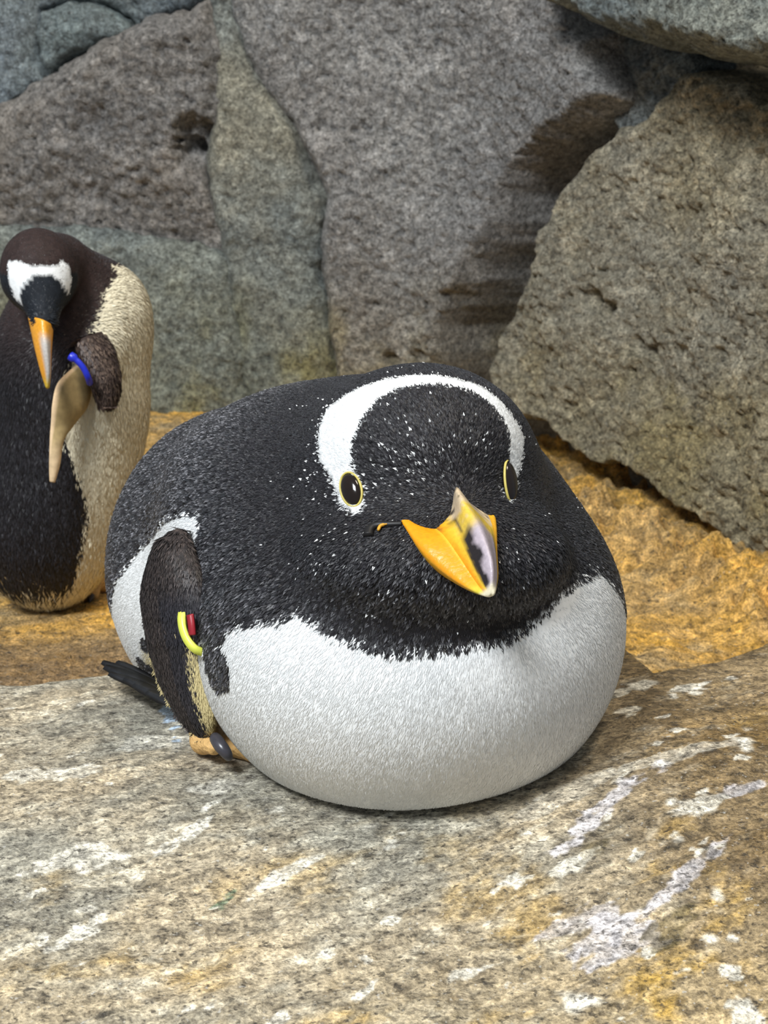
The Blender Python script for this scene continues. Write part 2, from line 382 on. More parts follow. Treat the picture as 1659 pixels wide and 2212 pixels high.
# ------------------------------------------------------------------ foreground slab
def edge_y(x):
    e = np.interp(x, [-1.2, -.6, -.32, -.24, -.16, .13, .20, .235, .30, .42, .8], [1.40, 1.36, 1.335, 1.37, 1.60, 1.60, 1.44, 1.285, 1.31, 1.405, 1.6])
    return e
def slab_base(x, y):
    e = edge_y(x); z = -.20 * (np.sqrt((np.clip(1.07 - y, -.3, 9)) ** 2 + .0025) + (1.07 - y)) * .5 + .005
    z = z + .03 * np.clip(x - .02, -.2, 0) + .10 * np.clip(x - .01, 0, .2) * ss(.75, .98, y) + .03 * ss(.10, .40, x) * ss(1.0, 1.35, y)*.35
    d = np.clip(y - (e - .05), 0, 9); return z - 8. * d * d * ss(0, .05, d) - .9 * np.clip(y - e, 0, 9)
nx, ny = 720, 640
yy = .42 + 1.26 * np.linspace(0, 1, ny) ** 1.1; uu = np.linspace(-.40, .40, nx)
Ug, Yg = np.meshgrid(uu, yy, indexing='ij'); X = (Ug * (Yg * .85 + .22)).ravel(); Y = Yg.ravel()
P2 = np.c_[X, Y, 0 * X]
ang = R_(24); SX = X * math.cos(ang) + Y * math.sin(ang); SY = -X * math.sin(ang) + Y * math.cos(ang)
PS = np.c_[SX * .5, SY * .95, 0 * X]               # grain runs away to the right
bumpf = .008 * fbm(P2, 5, 3) + .0035 * fbm(PS, 34, 4, .6, 3) + .0016 * fbm(PS, 120, 2, .6, 7)
contact = ss(.16, .26, np.hypot((X - .02) / 1.0, (Y - 1.2) / 1.05)) * .85 + .15
Z = np.maximum(slab_base(X, Y) + bumpf * contact, -.25)
A = ss(-.3, .35, fbm(PS, 9, 5, .6, 1)); B = ss(.02, .40, fbm(PS, 20, 5, .65, 11)); Cn = ss(.05, .42, fbm(PS, 46, 4, .65, 21)); Dn = ss(.12, .45, fbm(PS, 80, 3, .6, 33)); En = ss(.16, .40, fbm(PS, 30, 4, .65, 41))
grey, beige, ochre, cream, dark, lilac = lin(162, 157, 142), lin(192, 176, 148), lin(202, 162, 72), lin(232, 224, 202), lin(52, 42, 32), lin(206, 201, 202)
c = grey + (beige - grey) * A[:, None]
gz = np.clip(ss(.98, .74, Y) * (.42 + .62 * ss(-.08, .16, X)) + .25 * ss(.05, .25, X), 0, 1)
brown = lin(118, 94, 58)
c = c + (brown - c) * (np.clip(ss(.07, .26, X) * ss(.74, 1.0, Y) * .95 * (1 - .3 * A), 0, 1))[:, None]
c = c + (ochre - c) * (np.clip(gz * (.30 + .8 * B) + .38 * B * (1 - gz) * ss(1.1, .95, Y), 0, .92))[:, None]
c = c + (cream - c) * (.55 * Cn * (1 - .7 * gz) * (1 - .6 * ss(.08, .25, X)))[:, None]
Fn = ss(.0, .45, fbm(PS * [.5, 1.3, 1], 26, 4, .6, 91)); c = c * (.82 + .5 * Fn)[:, None]
c = c + (dark - c) * (.75 * Dn * (.55 + .45 * gz))[:, None]
W_ST = [(1295, 1830, 130, 26, -28, 1, 'l'), (1230, 1905, 60, 14, -15, 1.2, 'w'), (1105, 1922, 40, 12, 0, 1.2, 'w'), (1490, 1930, 150, 22, -30, .9, 'l'), (1330, 2030, 110, 38, -10, .85, 'l'), (1400, 2042, 24, 12, 10, 1.2, 'w'),
        (1620, 1800, 60, 12, -12, .8, 'l'), (1480, 1690, 150, 12, -8, .45, 'w'), (1230, 1740, 120, 18, -12, .4, 'w'), (160, 1862, 120, 20, -12, .8, 'w'), (410, 1820, 80, 14, -24, 1.1, 'w'), (160, 1985, 70, 16, -24, 1.1, 'w'),
        (225, 2185, 36, 26, -30, 1.1, 'l'), (1640, 2150, 60, 34, 30, 1.1, 'w'), (780, 2088, 30, 10, -20, 1.2, 'w'), (590, 2130, 40, 12, -30, 1, 'w'), (1500, 1835, 60, 14, -10, .9, 'w'), (870, 2190, 90, 26, -25, .9, 'l'),
        (1360, 1596, 30, 10, 0, 1, 'w'), (1490, 1545, 60, 9, -15, .9, 'w'), (1020, 2050, 80, 10, -8, .9, 'w'), (620, 1885, 90, 12, -18, .9, 'w'), (480, 1690, 120, 14, -6, .6, 'w'), (80, 1660, 140, 14, -5, .7, 'w'), (330, 1600, 90, 14, -5, .6, 'w'),
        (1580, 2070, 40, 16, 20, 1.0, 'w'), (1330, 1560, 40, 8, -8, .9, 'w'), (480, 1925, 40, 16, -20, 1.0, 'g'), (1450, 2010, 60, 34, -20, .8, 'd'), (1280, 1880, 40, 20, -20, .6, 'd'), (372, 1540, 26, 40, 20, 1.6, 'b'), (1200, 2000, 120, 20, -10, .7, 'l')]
ragged = fbm(PS, 30, 4, .65, 61); rag2 = fbm(PS, 90, 3, .7, 67)
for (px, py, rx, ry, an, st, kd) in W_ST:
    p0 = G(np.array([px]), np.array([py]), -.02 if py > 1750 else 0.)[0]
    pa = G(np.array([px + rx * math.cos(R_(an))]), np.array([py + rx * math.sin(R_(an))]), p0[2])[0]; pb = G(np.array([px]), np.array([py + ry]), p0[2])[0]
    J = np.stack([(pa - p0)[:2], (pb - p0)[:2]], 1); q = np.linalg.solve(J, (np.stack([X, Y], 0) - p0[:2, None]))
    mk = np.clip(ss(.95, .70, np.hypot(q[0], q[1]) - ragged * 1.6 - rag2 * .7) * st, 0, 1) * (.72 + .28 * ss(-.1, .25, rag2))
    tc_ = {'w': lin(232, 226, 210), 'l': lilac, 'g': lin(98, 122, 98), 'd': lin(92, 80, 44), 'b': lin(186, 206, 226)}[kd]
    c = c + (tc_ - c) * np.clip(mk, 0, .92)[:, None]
spots = ss(.40, .52, fbm(P2, 16, 3, .6, 77)); c = c + (lin(236, 230, 214) - c) * (.9 * np.maximum(spots, ss(.36, .42, fbm(PS, 55, 3, .6, 87)) * .8))[:, None]
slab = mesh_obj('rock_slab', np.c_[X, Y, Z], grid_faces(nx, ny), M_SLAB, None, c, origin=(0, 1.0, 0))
tag(slab, 'sloping speckled rock slab with white droppings under the resting penguin', 'rock')
slab['kind'] = 'structure'

# ------------------------------------------------------------------ plumage
BLACK, BLACK2, WHITE, CREAM = lin(25, 23, 25), lin(48, 46, 50), lin(242, 243, 242), lin(230, 220, 190)
def plumage(name, parent, V, Fq, sdf, n, flow, colour, size, lift=.22, seed=1, mat=None, dens=None, tips=None, soft=None):
    r = np.random.default_rng(seed)
    tri = np.concatenate([Fq[:, [0, 1, 2]], Fq[:, [0, 2, 3]]]) if Fq.shape[1] == 4 else Fq
    A_ = V[tri[:, 0]]; B_ = V[tri[:, 1]]; C_ = V[tri[:, 2]]
    cr = np.cross(B_ - A_, C_ - A_); ar = np.linalg.norm(cr, axis=1)
    wgt = ar * (dens((A_ + B_ + C_) / 3) if dens else 1); wgt = wgt / wgt.sum()
    k = r.choice(len(tri), n, p=wgt); u, v = r.random(n), r.random(n); f = u + v > 1; u[f] = 1 - u[f]; v[f] = 1 - v[f]
    P = A_[k] + u[:, None] * (B_[k] - A_[k]) + v[:, None] * (C_[k] - A_[k])
    Nn = grad(sdf, P) if sdf else nrm(cr[k])
    t = flow(P, Nn) + r.normal(size=P.shape) * .16; t = nrm(t - (t * Nn).sum(1, keepdims=True) * Nn); b = np.cross(Nn, t)
    L, Wd = size(P); L = L * r.uniform(.75, 1.25, n); Wd = Wd * r.uniform(.8, 1.2, n)
    lf = ((lift(P) if callable(lift) else lift) * r.uniform(.5, 1.3, n) * L)[:, None]; L = L[:, None]; Wd = Wd[:, None]
    root = P - Nn * .0008; m = P + t * L * .5 + Nn * lf * .55
    VV = np.stack([root, m - b * Wd * .5 - Nn * lf * .12, P + t * L + Nn * lf * .75, m + b * Wd * .5 - Nn * lf * .12], 1).reshape(-1, 3)
    cc = colour(P, r); cc = np.repeat(cc[:, None, :], 4, 1)
    cc[:, 2] = tips(P, cc[:, 2], r) if tips else 1.1 * cc[:, 2];
    FF = np.arange(4 * n).reshape(-1, 4)
    o = mesh_obj(name, VV, FF, mat or M_FEATHER, parent, cc.reshape(-1, 3), smooth=False)
    if soft:
        nj = Nn + r.normal(size=Nn.shape) * (soft(P) if callable(soft) else soft)[:, None] + np.array(t) * .0
        nj = nrm(nj); nv_ = np.repeat(nj[:, None, :], 4, 1); tl = (soft(P) if callable(soft) else soft)[:, None] * .8
        nv_[:, 2] = nrm(nj + t * tl); nv_[:, 0] = nrm(nj - t * tl * .6)
        o.data.polygons.foreach_set('use_smooth', np.ones(n, bool)); o.data.normals_split_custom_set_from_vertices(nv_.reshape(-1, 3).astype(np.float32))
    tag(o, kind='stuff'); return o

# ------------------------------------------------------------------ resting penguin
def ground_tilt(x): return .03 * np.clip(x - .02, -.2, 0) + .10 * np.clip(x - .01, 0, .2)
def sdf_lying(p):
    d = ell(p, (.0190, 1.178, .1000), (.1740, .196, .1515))
    d = smin(d, ell(p, (-.1287, 1.3605, .0894), (.1266, .1307, .1499), rotz(R_(23))), .09)
    d = smin(d, ell(p, (-.0298, 1.2424, .1845), (.1448, .1275, .0977)), .07)
    hd = ell(p, (.0285, 1.124, .2419), (.0850, .0901, .0738), rotx(R_(-20)))
    th = ell(p, (.0356, 1.061, .187), (.0974, .0803, .049))
    nk = ell(p, (.010, 1.185, .195), (.103, .100, .092))
    d = smin(d, nk, .045)
    d = smin(d, smin(hd, th, .03), .017 + .021 * ss(.19, .25, p[..., 2]))
    return smax(d, -(p[..., 2] - ground_tilt(p[..., 0]) + .003), .014)
pg = empty('gentoo_penguin', (0, 1.2, 0))
tag(pg, 'black and white penguin resting on its belly on the rock slab, facing out', 'penguin')
VL, FL = surface_nets(sdf_lying, (-.30, .96, -.02), (.24, 1.54, .34), .0045)
# white/black border of breast and flank, as height over the bearing around the body
AX = np.array([.0, 1.235])
brd = np.array([(243, 1307), (253, 1256), (284, 1217), (309, 1180), (340, 1144), (365, 1120), (400, 1110), (434, 1108), (437, 1140), (433, 1180), (427, 1205), (429, 1270), (432, 1340), (438, 1410), (478, 1392), (500, 1355), (560, 1342), (620, 1335), (650, 1318), (690, 1345), (740, 1372), (800, 1392), (850, 1408), (920, 1402), (1000, 1392), (1080, 1382), (1130, 1362), (1180, 1322), (1210, 1285), (1250, 1252), (1290, 1232), (1334, 1214)], float)
bp_ = hit(brd[:, 0], brd[:, 1], sdf_lying); bph = np.arctan2(bp_[:, 0] - AX[0], -(bp_[:, 1] - AX[1]))
o_ = np.argsort(bph); bph, bz = bph[o_], bp_[o_, 2]
bph = np.r_[-np.pi, -2.6, bph[0] - .25, bph, bph[-1] + .35, bph[-1] + .8, np.pi]; bz = np.r_[.01, .01, bz[0] - .05, bz, bz[-1] + .03, .06, .01]
HC = np.array([.0285, 1.124, .2419]); HF = nrm(np.array([.04, -.93, .30])); HX = nrm(np.cross(HF, [0, 0, 1.])); HX = HX * np.sign(HX[0]); HY = np.cross(HX, HF); HY *= np.sign(HY[2])
def head_uv(p):
    q = nrm(p - HC); a = np.arccos(np.clip(q @ HF, -1, 1)); x, y = q @ HX, q @ HY; r = np.hypot(x, y) + 1e-9
    return np.stack([a * x / r, a * y / r], -1)
band = np.array([(772, 1110), (735, 1088), (715, 1030), (692, 990), (689, 940), (704, 890), (740, 858), (800, 830), (860, 816), (920, 813), (990, 820), (1040, 838), (1085, 873), (1116, 915), (1131, 950), (1126, 990), (1116, 1030), (1107, 1075), (1094, 1082), (1086, 1062), (1094, 1010), (1100, 960), (1091, 920), (1068, 886), (1028, 852), (980, 838), (920, 834), (860, 844), (815, 872), (786, 907), (768, 950), (764, 990), (770, 1020), (790, 1050), (793, 1082), (782, 1106)], float)
band_uv = head_uv(hit(band[:, 0], band[:, 1], sdf_lying))
TUFT = [(hit([float(a_)], [float(b_)], sdf_lying)[0], r_) for a_, b_, r_ in ((322, 1345, .005), (318, 1392, .006), (312, 1436, .008), (330, 1448, .008))]
YEL_FLANK = hit([345.], [1440.], sdf_lying)[0]
AXIL = hit([470.], [1438.], sdf_lying)[0]
SPK = [(885, 1012, 36, .36), (935, 990, 36, .30), (1020, 975, 30, .36), (700, 920, 50, .30), (690, 990, 40, .25), (690, 1060, 60, .12), (690, 1200, 50, .18), (720, 880, 26, .5), (830, 1060, 30, .10), (860, 960, 60, .08), (900, 860, 120, .03), (1080, 1180, 80, .03), (860, 1250, 120, .03), (790, 1180, 60, .06)]
SPK3 = [(hit([float(a)], [float(b)], sdf_lying)[0], c / 2750, d) for a, b, c, d in SPK]
def white_mask(p, jit=0.):
    ph = np.arctan2(p[:, 0] - AX[0], -(p[:, 1] - AX[1])); zb = np.interp(ph, bph, bz)
    wm = p[:, 2] < zb + jit
    wm &= ~((((p - AXIL) / np.array([.013, .03, .017])) ** 2).sum(1) < 1)
    for q, rad in TUFT: wm &= ~(((p - q) ** 2).sum(1) < rad * rad)
    return wm
def band_mask(p, jit=0.):
    on = np.linalg.norm(p - HC, axis=1) < .13
    return on & in_poly(head_uv(p) + jit, band_uv)
def colour_lying(p, r):
    n = len(p); k = r.random(n)[:, None]
    c = BLACK + (BLACK2 - BLACK) * k ** 2
    wm = white_mask(p, r.normal(size=n) * .0022)
    wc = WHITE * (1 + .05 * (r.random(n)[:, None] - .5));
    wc = wc + (lin(214, 194, 136) - wc) * (.9 * ss(.03, .012, np.linalg.norm(p - YEL_FLANK, axis=1)))[:, None]
    c = np.where(wm[:, None], wc, c)
    bm = band_mask(p, r.normal(size=(n, 2)) * .012); c = np.where(bm[:, None], WHITE * .80 * (1 + .1 * (r.random(n)[:, None] - .5)), c)
    return c
def tips_lying(p, c, r):
    dk = (c.mean(1) < .2)[:, None]; hd = ss(.21, .11, np.linalg.norm(p - HC, axis=1))[:, None]
    g = lin(168, 167, 172) * r.uniform(0, 1., (len(p), 1)) ** 2.6 * (1 - .8 * hd)
    return np.where(dk, np.maximum(c * 1.2, g), c)
bc = np.where((white_mask(VL) | band_mask(VL))[:, None], WHITE, BLACK)
body = mesh_obj('body', VL, FL, M_BODY, pg, bc)
BB = np.array([.052, 1.03, .232])
def flow_lying(p, n): 
    q = p - BB; q[:, 2] -= .25 * np.linalg.norm(q, axis=1) * ss(.30, .15, p[:, 2]); return nrm(q)
def size_lying(p):
    hd = ss(.20, .10, np.linalg.norm(p - HC, axis=1)); wm = white_mask(p) | band_mask(p)
    L = .0085 - .0042 * hd; Wd = .0030 - .0017 * hd
    return np.where(wm, .0062 - .002 * hd, L), np.where(wm, .0011, Wd)
def lift_lying(p): return np.where(white_mask(p) | band_mask(p), .055, .15)
def dens_lying(p): 
    return (1 + 1.4 * ss(.17, .10, np.linalg.norm(p - HC, axis=1)) + .9 * white_mask(p)) * np.where((p[:, 2] < .004) | (p[:, 1] > 1.42), .15, 1.)
plumage('plumage', body, VL, FL, sdf_lying, 260000, flow_lying, colour_lying, size_lying, lift_lying, 11, None, dens_lying, tips_lying, lambda p: np.where(white_mask(p) | band_mask(p), .10, .34))
def dens_fleck(p): return sum(pr * np.exp(-((p - q) ** 2).sum(1) / (s_ * s_)) for q, s_, pr in SPK3) * ~(white_mask(p) | band_mask(p)) + 1e-9
plumage('white_flecks', body, VL, FL, sdf_lying, 120, flow_lying, lambda p, r: np.tile(WHITE, (len(p), 1)), lambda p: (np.full(len(p), .0046), np.full(len(p), .0017)), .2, 21, None, dens_fleck)
plumage('white_flecks', body, VL, FL, sdf_lying, 160, flow_lying, lambda p, r: np.tile(WHITE * .7, (len(p), 1)), lambda p: (np.full(len(p), .0026), np.full(len(p), .0011)), .5, 22, None, lambda p: dens_fleck(p) + .01 * (np.linalg.norm(p - HC, axis=1) < .15))

# eyes
def eye(px, py, la, lb, ang, parent, sdf, sz=1., off=.0, side=None):
    p = hit([float(px)], [float(py)], sdf)[0]; n = grad(sdf, p[None])[0]
    if side: n = nrm(n + np.array(side))
    t = ray(np.array([px + 10 * math.cos(ang)]), np.array([py + 10 * math.sin(ang)]))[0] - ray(np.array([float(px)]), np.array([float(py)]))[0]
    t = nrm(t - (t @ n) * n); b = np.cross(n, t); p = p + n * off
    V, Fq = ellipsoid(p, np.stack([t * la, b * lb, n * lb * .55]), 28, 16); e = mesh_obj('eye', V, Fq, M_EYE, parent)
    th = np.linspace(0, 2 * np.pi, 40, endpoint=False); loops = []
    for a in th:
        d = t * la * 1.07 * math.cos(a) + b * lb * 1.07 * math.sin(a) ; dn = nrm(d)
        loops.append(p + d + n * .0004 + .0009 * sz * (np.cos(np.linspace(0, 2 * np.pi, 8, endpoint=False))[:, None] * dn + 1.1 * np.sin(np.linspace(0, 2 * np.pi, 8, endpoint=False))[:, None] * n))
    L = np.array(loops); m, k = L.shape[:2]; i, j = np.meshgrid(np.arange(m), np.arange(k), indexing='ij')
    Fq = np.stack([i * k + j, i * k + (j + 1) % k, ((i + 1) % m) * k + (j + 1) % k, ((i + 1) % m) * k + j], -1).reshape(-1, 4)
    rg = mesh_obj('eye_ring', L.reshape(-1, 3), Fq, M_RING, e); return e
eye(760, 1058, .0125, .0078, R_(58), pg, sdf_lying, 1., .0006)
eye(1101, 1042, .0150, .0085, R_(106), pg, sdf_lying, 1., .0002, (.5, .05, 0))

# beak: rails from the face to the tip
def rail(pts, n=40): return spline(np.array([U(np.array(float(a)), np.array(float(b)), c - .013) for a, b, c in pts]), n)
NB = 44; TIPY = .952
rT = rail([(985, 1052, 1.040), (1003, 1085, 1.012), (1036, 1140, .984), (1062, 1215, .960), (1062, 1276, TIPY), (1061, 1289, TIPY + .003)], NB)
rTl = rail([(972, 1104, 1.036), (988, 1130, 1.006), (1012, 1180, .982), (1040, 1245, .962), (1055, 1282, TIPY), (1061, 1289, TIPY + .003)], NB)
rTr = rail([(1012, 1082, 1.046), (1044, 1120, 1.018), (1062, 1165, .995), (1072, 1232, .970), (1068, 1278, TIPY), (1061, 1289, TIPY + .003)], NB)
rSl = rail([(928, 1131, 1.032), (958, 1156, 1.004), (990, 1200, .986), (1024, 1252, .968), (1050, 1285, TIPY + .001), (1061, 1289, TIPY + .003)], NB)
rL = rail([(866, 1126, 1.026), (905, 1182, 1.000), (950, 1228, .984), (1002, 1266, .968), (1046, 1288, TIPY + .003), (1061, 1289, TIPY + .003)], NB)
rB = rail([(930, 1190, 1.050), (960, 1235, 1.010), (1000, 1262, .990), (1030, 1280, .972), (1054, 1289, TIPY + .004), (1061, 1289, TIPY + .003)], NB)
rR = rail([(1062, 1112, 1.048), (1066, 1150, 1.022), (1068, 1200, .998), (1072, 1252, .974), (1066, 1283, TIPY + .002), (1061, 1289, TIPY + .003)], NB)
rSr = rail([(1050, 1102, 1.046), (1064, 1138, 1.016), (1072, 1190, .992), (1075, 1245, .970), (1070, 1281, TIPY + .001), (1061, 1289, TIPY + .003)], NB)
def half(rails, n):
    return np.stack([spline(np.array([r[k] for r in rails]), n) for k in range(NB)])
up = half([rSl, rTl, rT, rTr, rSr], 25); lowr = half([rSr, rR, rB, rL, rSl], 25)
Sg, Tg = np.meshgrid(np.linspace(0, 1.25, NB), np.linspace(0, 1, 25), indexing='ij')
def mixc(c, d, m): return c + (d - c) * np.clip(m, 0, 1)[..., None]
nz = fbm(up.reshape(-1, 3), 160, 3, .6).reshape(Sg.shape); nz2 = fbm(up.reshape(-1, 3), 70, 3, .6, 9.).reshape(Sg.shape)
ORG, YEL, LIL, BLK, PAL = lin(236, 150, 18), lin(226, 186, 52), lin(176, 164, 172), lin(34, 30, 32), lin(226, 216, 186)
cu = np.tile(ORG, Sg.shape + (1,)); cu = mixc(cu, YEL, ss(.02, .2, Tg))
cu = mixc(cu, lin(214, 182, 70), ss(.24, .30, Tg) * ss(.86, .8, Tg))
cu = mixc(cu, LIL, ss(.24, .32, Tg) * ss(.9, .84, Tg) * ss(.36, .5, Sg + .1 * nz2))
cu = mixc(cu, lin(206, 186, 160), ss(.30, .18, Sg + .25 * nz) * .9 * ss(.15, .25, Tg)); cu = mixc(cu, BLK, ss(.05, .25, nz) * ss(.26, .1, Sg) * .9)
bl = ss(.17, .22, Tg + .06 * nz2) * ss(.40, .34, Tg + .10 * nz2) * ss(.36, .44, Sg) * ss(.93, .86, Sg); cu = mixc(cu, BLK, bl)
cu = mixc(cu, BLK, ss(.20, .23, Tg) * ss(.30, .26, Tg) * ss(.14, .2, Sg) * ss(.4, .34, Sg) * .8)
cu = mixc(cu, BLK, ss(.82, .88, Tg) * ss(.2, .4, Sg) * .6); cu = mixc(cu, PAL, ss(.88, .95, Sg))
cl = np.tile(ORG, Sg.shape + (1,)); cl = mixc(cl, YEL, ss(.95, 1., Tg) * .8 + ss(.78, .70, Tg) * .5); cl = mixc(cl, lin(210, 190, 60), ss(.7, .9, Sg)); cl = mixc(cl, PAL, ss(.9, .97, Sg))
mesh_obj('upper_mandible', up.reshape(-1, 3), grid_faces(NB, 25), M_BEAK, pg, cu.reshape(-1, 3))
mesh_obj('lower_mandible', lowr.reshape(-1, 3), grid_faces(NB, 25), M_BEAK, pg, cl.reshape(-1, 3))
# gape: dark naked skin line and its orange corner
gp = hit([868., 845., 815., 800., 796.], [1131., 1132., 1134., 1143., 1158.], sdf_lying)
V, Fq = tube(spline(gp + [0, -.001, 0], 24), np.linspace(.0018, .0040, 24)); mesh_obj('gape_skin', V, Fq, mat_plain('gape_black', tuple(lin(22, 20, 20)), .5, .4, .1), pg)
gp = hit([836., 822., 817.], [1130., 1134., 1144.], sdf_lying)
V, Fq = tube(spline(gp + [0, -.0042, .0005], 12), [.0006] * 3 + [.0012] * 7 + [.0008] * 2); mesh_obj('gape_corner', V, Fq, mat_plain('gape_orange', tuple(lin(206, 150, 40)), .4, .5, .2), pg)

# paddle-shaped limb from pairs of edge points
def paddle(secs, thick, n=28, m=46, bulge=(0, -1, 0)):
    A = spline(np.array([U(np.array(float(s[0])), np.array(float(s[1])), s[2]) for s in secs]), m)
    B = spline(np.array([U(np.array(float(s[3])), np.array(float(s[4])), s[5]) for s in secs]), m)
    th = np.linspace(0, 2 * np.pi, n, endpoint=False); tk = np.interp(np.linspace(0, 1, m), np.linspace(0, 1, len(thick)), thick)
    ax = nrm(np.gradient((A + B) / 2, axis=0)); loops = []
    for k in range(m):
        c = (A[k] + B[k]) / 2; a = (A[k] - B[k]) / 2; nn = nrm(np.cross(ax[k], nrm(a)))
        loops.append(c + np.cos(th)[:, None] * a + (np.sin(th) * np.abs(np.sin(th)) ** .2)[:, None] * nn * tk[k])
    V, Fq = loft(loops); par = np.tile(th, m + 2); lon = np.repeat(np.r_[0, np.linspace(0, 1, m), 1], n)
    return V, Fq, np.cos(par), lon
def orient(V, Fq):
    c = V.mean(0); f = V[Fq]; n = np.cross(f[:, 1] - f[:, 0], f[:, 2] - f[:, 0]); 
    return Fq if ((f.mean(1) - c) * n).sum() > 0 else Fq[:, ::-1]
secs = [(386, 1142, 1.146, 398, 1146, 1.140), (362, 1162, 1.155, 406, 1168, 1.130), (342, 1182, 1.158, 414, 1195, 1.122), (322, 1240, 1.162, 430, 1235, 1.112), (314, 1285, 1.164, 444, 1290, 1.106), (320, 1340, 1.164, 456, 1350, 1.103), (328, 1400, 1.162, 463, 1392, 1.102), (346, 1465, 1.158, 458, 1460, 1.103), (378, 1530, 1.150, 462, 1525, 1.106), (408, 1566, 1.144, 462, 1565, 1.114), (430, 1588, 1.138, 452, 1588, 1.128)]
VF, FF, cu_, ln = paddle(secs, [.004, .010, .015, .018, .019, .018, .014, .010, .007, .004]); FF = orient(VF, FF)
BRN, BRN2 = lin(38, 33, 32), lin(82, 72, 68)
from mathutils import kdtree
kd = kdtree.KDTree(len(VF))
for i, a in enumerate(VF): kd.insert(a, i)
kd.balance()
CRE = lin(206, 190, 140)
def flip_colour(p, r):
    idx = np.array([kd.find(a)[1] for a in p]); u = cu_[idx]; l = ln[idx]; n = len(p); k = r.random(n)[:, None]
    c = BRN + (BRN2 - BRN) * k ** 2.2; c = c + (lin(38, 38, 44) * (.7 + k) - c) * (.8 * ss(.1, -.3, u) * ss(.3, .42, l))[:, None]; e = r.normal(size=n) * .03
    c = np.where(((u < -.62 + e * 2) & (l + e > .60))[:, None], CRE, c)
    c = np.where((l + e - .05 * (u < 0) > .955)[:, None], CRE, c)
    return np.where(((u > .80 + 1.5 * e) & (l > .62) & (l < .80))[:, None], CRE * .8, c)
rr = np.random.default_rng(5)
fl = mesh_obj('flipper', VF, FF, M_BODY, pg, flip_colour(VF, rr))
tag(fl, label='dark brown right flipper with cream edge')
def flow_flip(p, n):
    u = cu_[np.array([kd.find(a)[1] for a in p])]; return fdir + np.array([-.9, .1, -.1]) * ss(.45, .95, u)[:, None]
fdir = nrm((VF[-30:].mean(0) - VF[:30].mean(0)))
plumage('flipper_plumage', fl, VF, FF, None, 16000, flow_flip, flip_colour, lambda p: (np.full(len(p), .0065), np.full(len(p), .0016)), .09, 12)
# flipper band
def arc_strip(pts, wid, thick, n=40):
    P = spline(np.array([U(np.array(float(a)), np.array(float(b)), c) for a, b, c in pts]), n); T_ = nrm(np.gradient(P, axis=0))
    view = np.array([.35, 1, -.25]); view = nrm(view); loops = []
    for p, t in zip(P, T_):
        s = nrm(np.cross(t, view)); q = np.cross(s, t)
        loops.append(np.array([p + s * wid + q * thick, p - s * wid + q * thick, p - s * wid - q * thick, p + s * wid - q * thick]))
    V, Fq = loft(loops); return V, orient(V, Fq)
V, Fq = arc_strip([(398, 1306, 1.112), (393, 1340, 1.102), (402, 1376, 1.094), (422, 1402, 1.089), (448, 1410, 1.092)], .0030, .0016)
tag(mesh_obj('flipper_band', V, Fq, M_BAND, fl, smooth=False), label='yellow-green identification band')
V, Fq = arc_strip([(411, 1328, 1.098), (414, 1350, 1.094), (416, 1372, 1.092)], .0026, .0012, 10)
tag(mesh_obj('band_tag', V, Fq, M_RED, fl, smooth=False), label='red marker on the flipper band')

# tail: stiff narrow feathers
def blade(a, b, wid, thick, up=(0, 0, 1.), n=8, curve=.0):
    a, b = np.array(a), np.array(b); t = nrm(b - a); s = nrm(np.cross(t, up)); u = np.cross(s, t); loops = []
    for k in np.linspace(0, 1, n):
        w_ = wid * (.55 + .9 * k - .95 * k ** 3.2); p = a + (b - a) * k + u * curve * k * k
        loops.append(np.array([p + s * w_, p + u * thick, p - s * w_, p - u * thick]))
    V, Fq = loft(loops); return V, orient(V, Fq)
M_TAIL = mat_plain('tail_quill', tuple(lin(30, 30, 32)), .42, .45, .35, 90)
for k, (ax_, ay_, ay3, bx_, by_, by3) in enumerate([(350, 1484, 1.250, 221, 1430, 1.290), (352, 1490, 1.242, 226, 1440, 1.280), (354, 1495, 1.235, 238, 1446, 1.270), (356, 1500, 1.226, 236, 1455, 1.262), (360, 1506, 1.217, 268, 1466, 1.250), (366, 1512, 1.207, 290, 1478, 1.238), (348, 1478, 1.256, 252, 1430, 1.294), (376, 1524, 1.196, 318, 1494, 1.22)]):
    V, Fq = blade(U(np.array(float(ax_)), np.array(float(ay_)), ay3), U(np.array(float(bx_)), np.array(float(by_)), by3), .0050 + .0008 * (k % 3), .0009, up=(.2, -.75 + .1 * (k % 2), .7))
    mesh_obj('tail_feather', V, Fq, M_TAIL, pg)
# foot
def Up(a, b, c): return U(np.array(float(a)), np.array(float(b)), c)
f1, f2, f3, f4, f5 = Up(432, 1560, 1.165), Up(440, 1600, 1.140), Up(462, 1612, 1.120), Up(515, 1600, 1.140), Up(545, 1625, 1.125)
def sdf_foot(p):
    d = cone(p, f1, f2, .011, .010); d = smin(d, cone(p, f2, f3, .0095, .007), .006); d = smin(d, cone(p, f4, f5, .010, .008), .006)
    return smin(d, cone(p, f1 + [0.01, .02, 0], f4, .012, .011), .012)
VV, Fv = surface_nets(sdf_foot, np.minimum.reduce([f1, f2, f3, f4, f5]) - .03, np.maximum.reduce([f1, f2, f3, f4, f5]) + .05, .0018)
ft = mesh_obj('foot', VV, Fv, M_FOOT, pg); tag(ft, label='pale orange foot tucked under the belly')
V, Fq = tube(spline(np.array([Up(462, 1590, 1.112), Up(474, 1608, 1.100), Up(488, 1626, 1.095), Up(497, 1640, 1.098)]), 14), np.r_[.003, .0044, .0050, .0052, .0053, .0053, .0052, .0050, .0048, .0045, .0041, .0036, .0028, .0016], 12)
tag(mesh_obj('claw', V, Fq, M_CLAW, ft), label='dark grey claw')

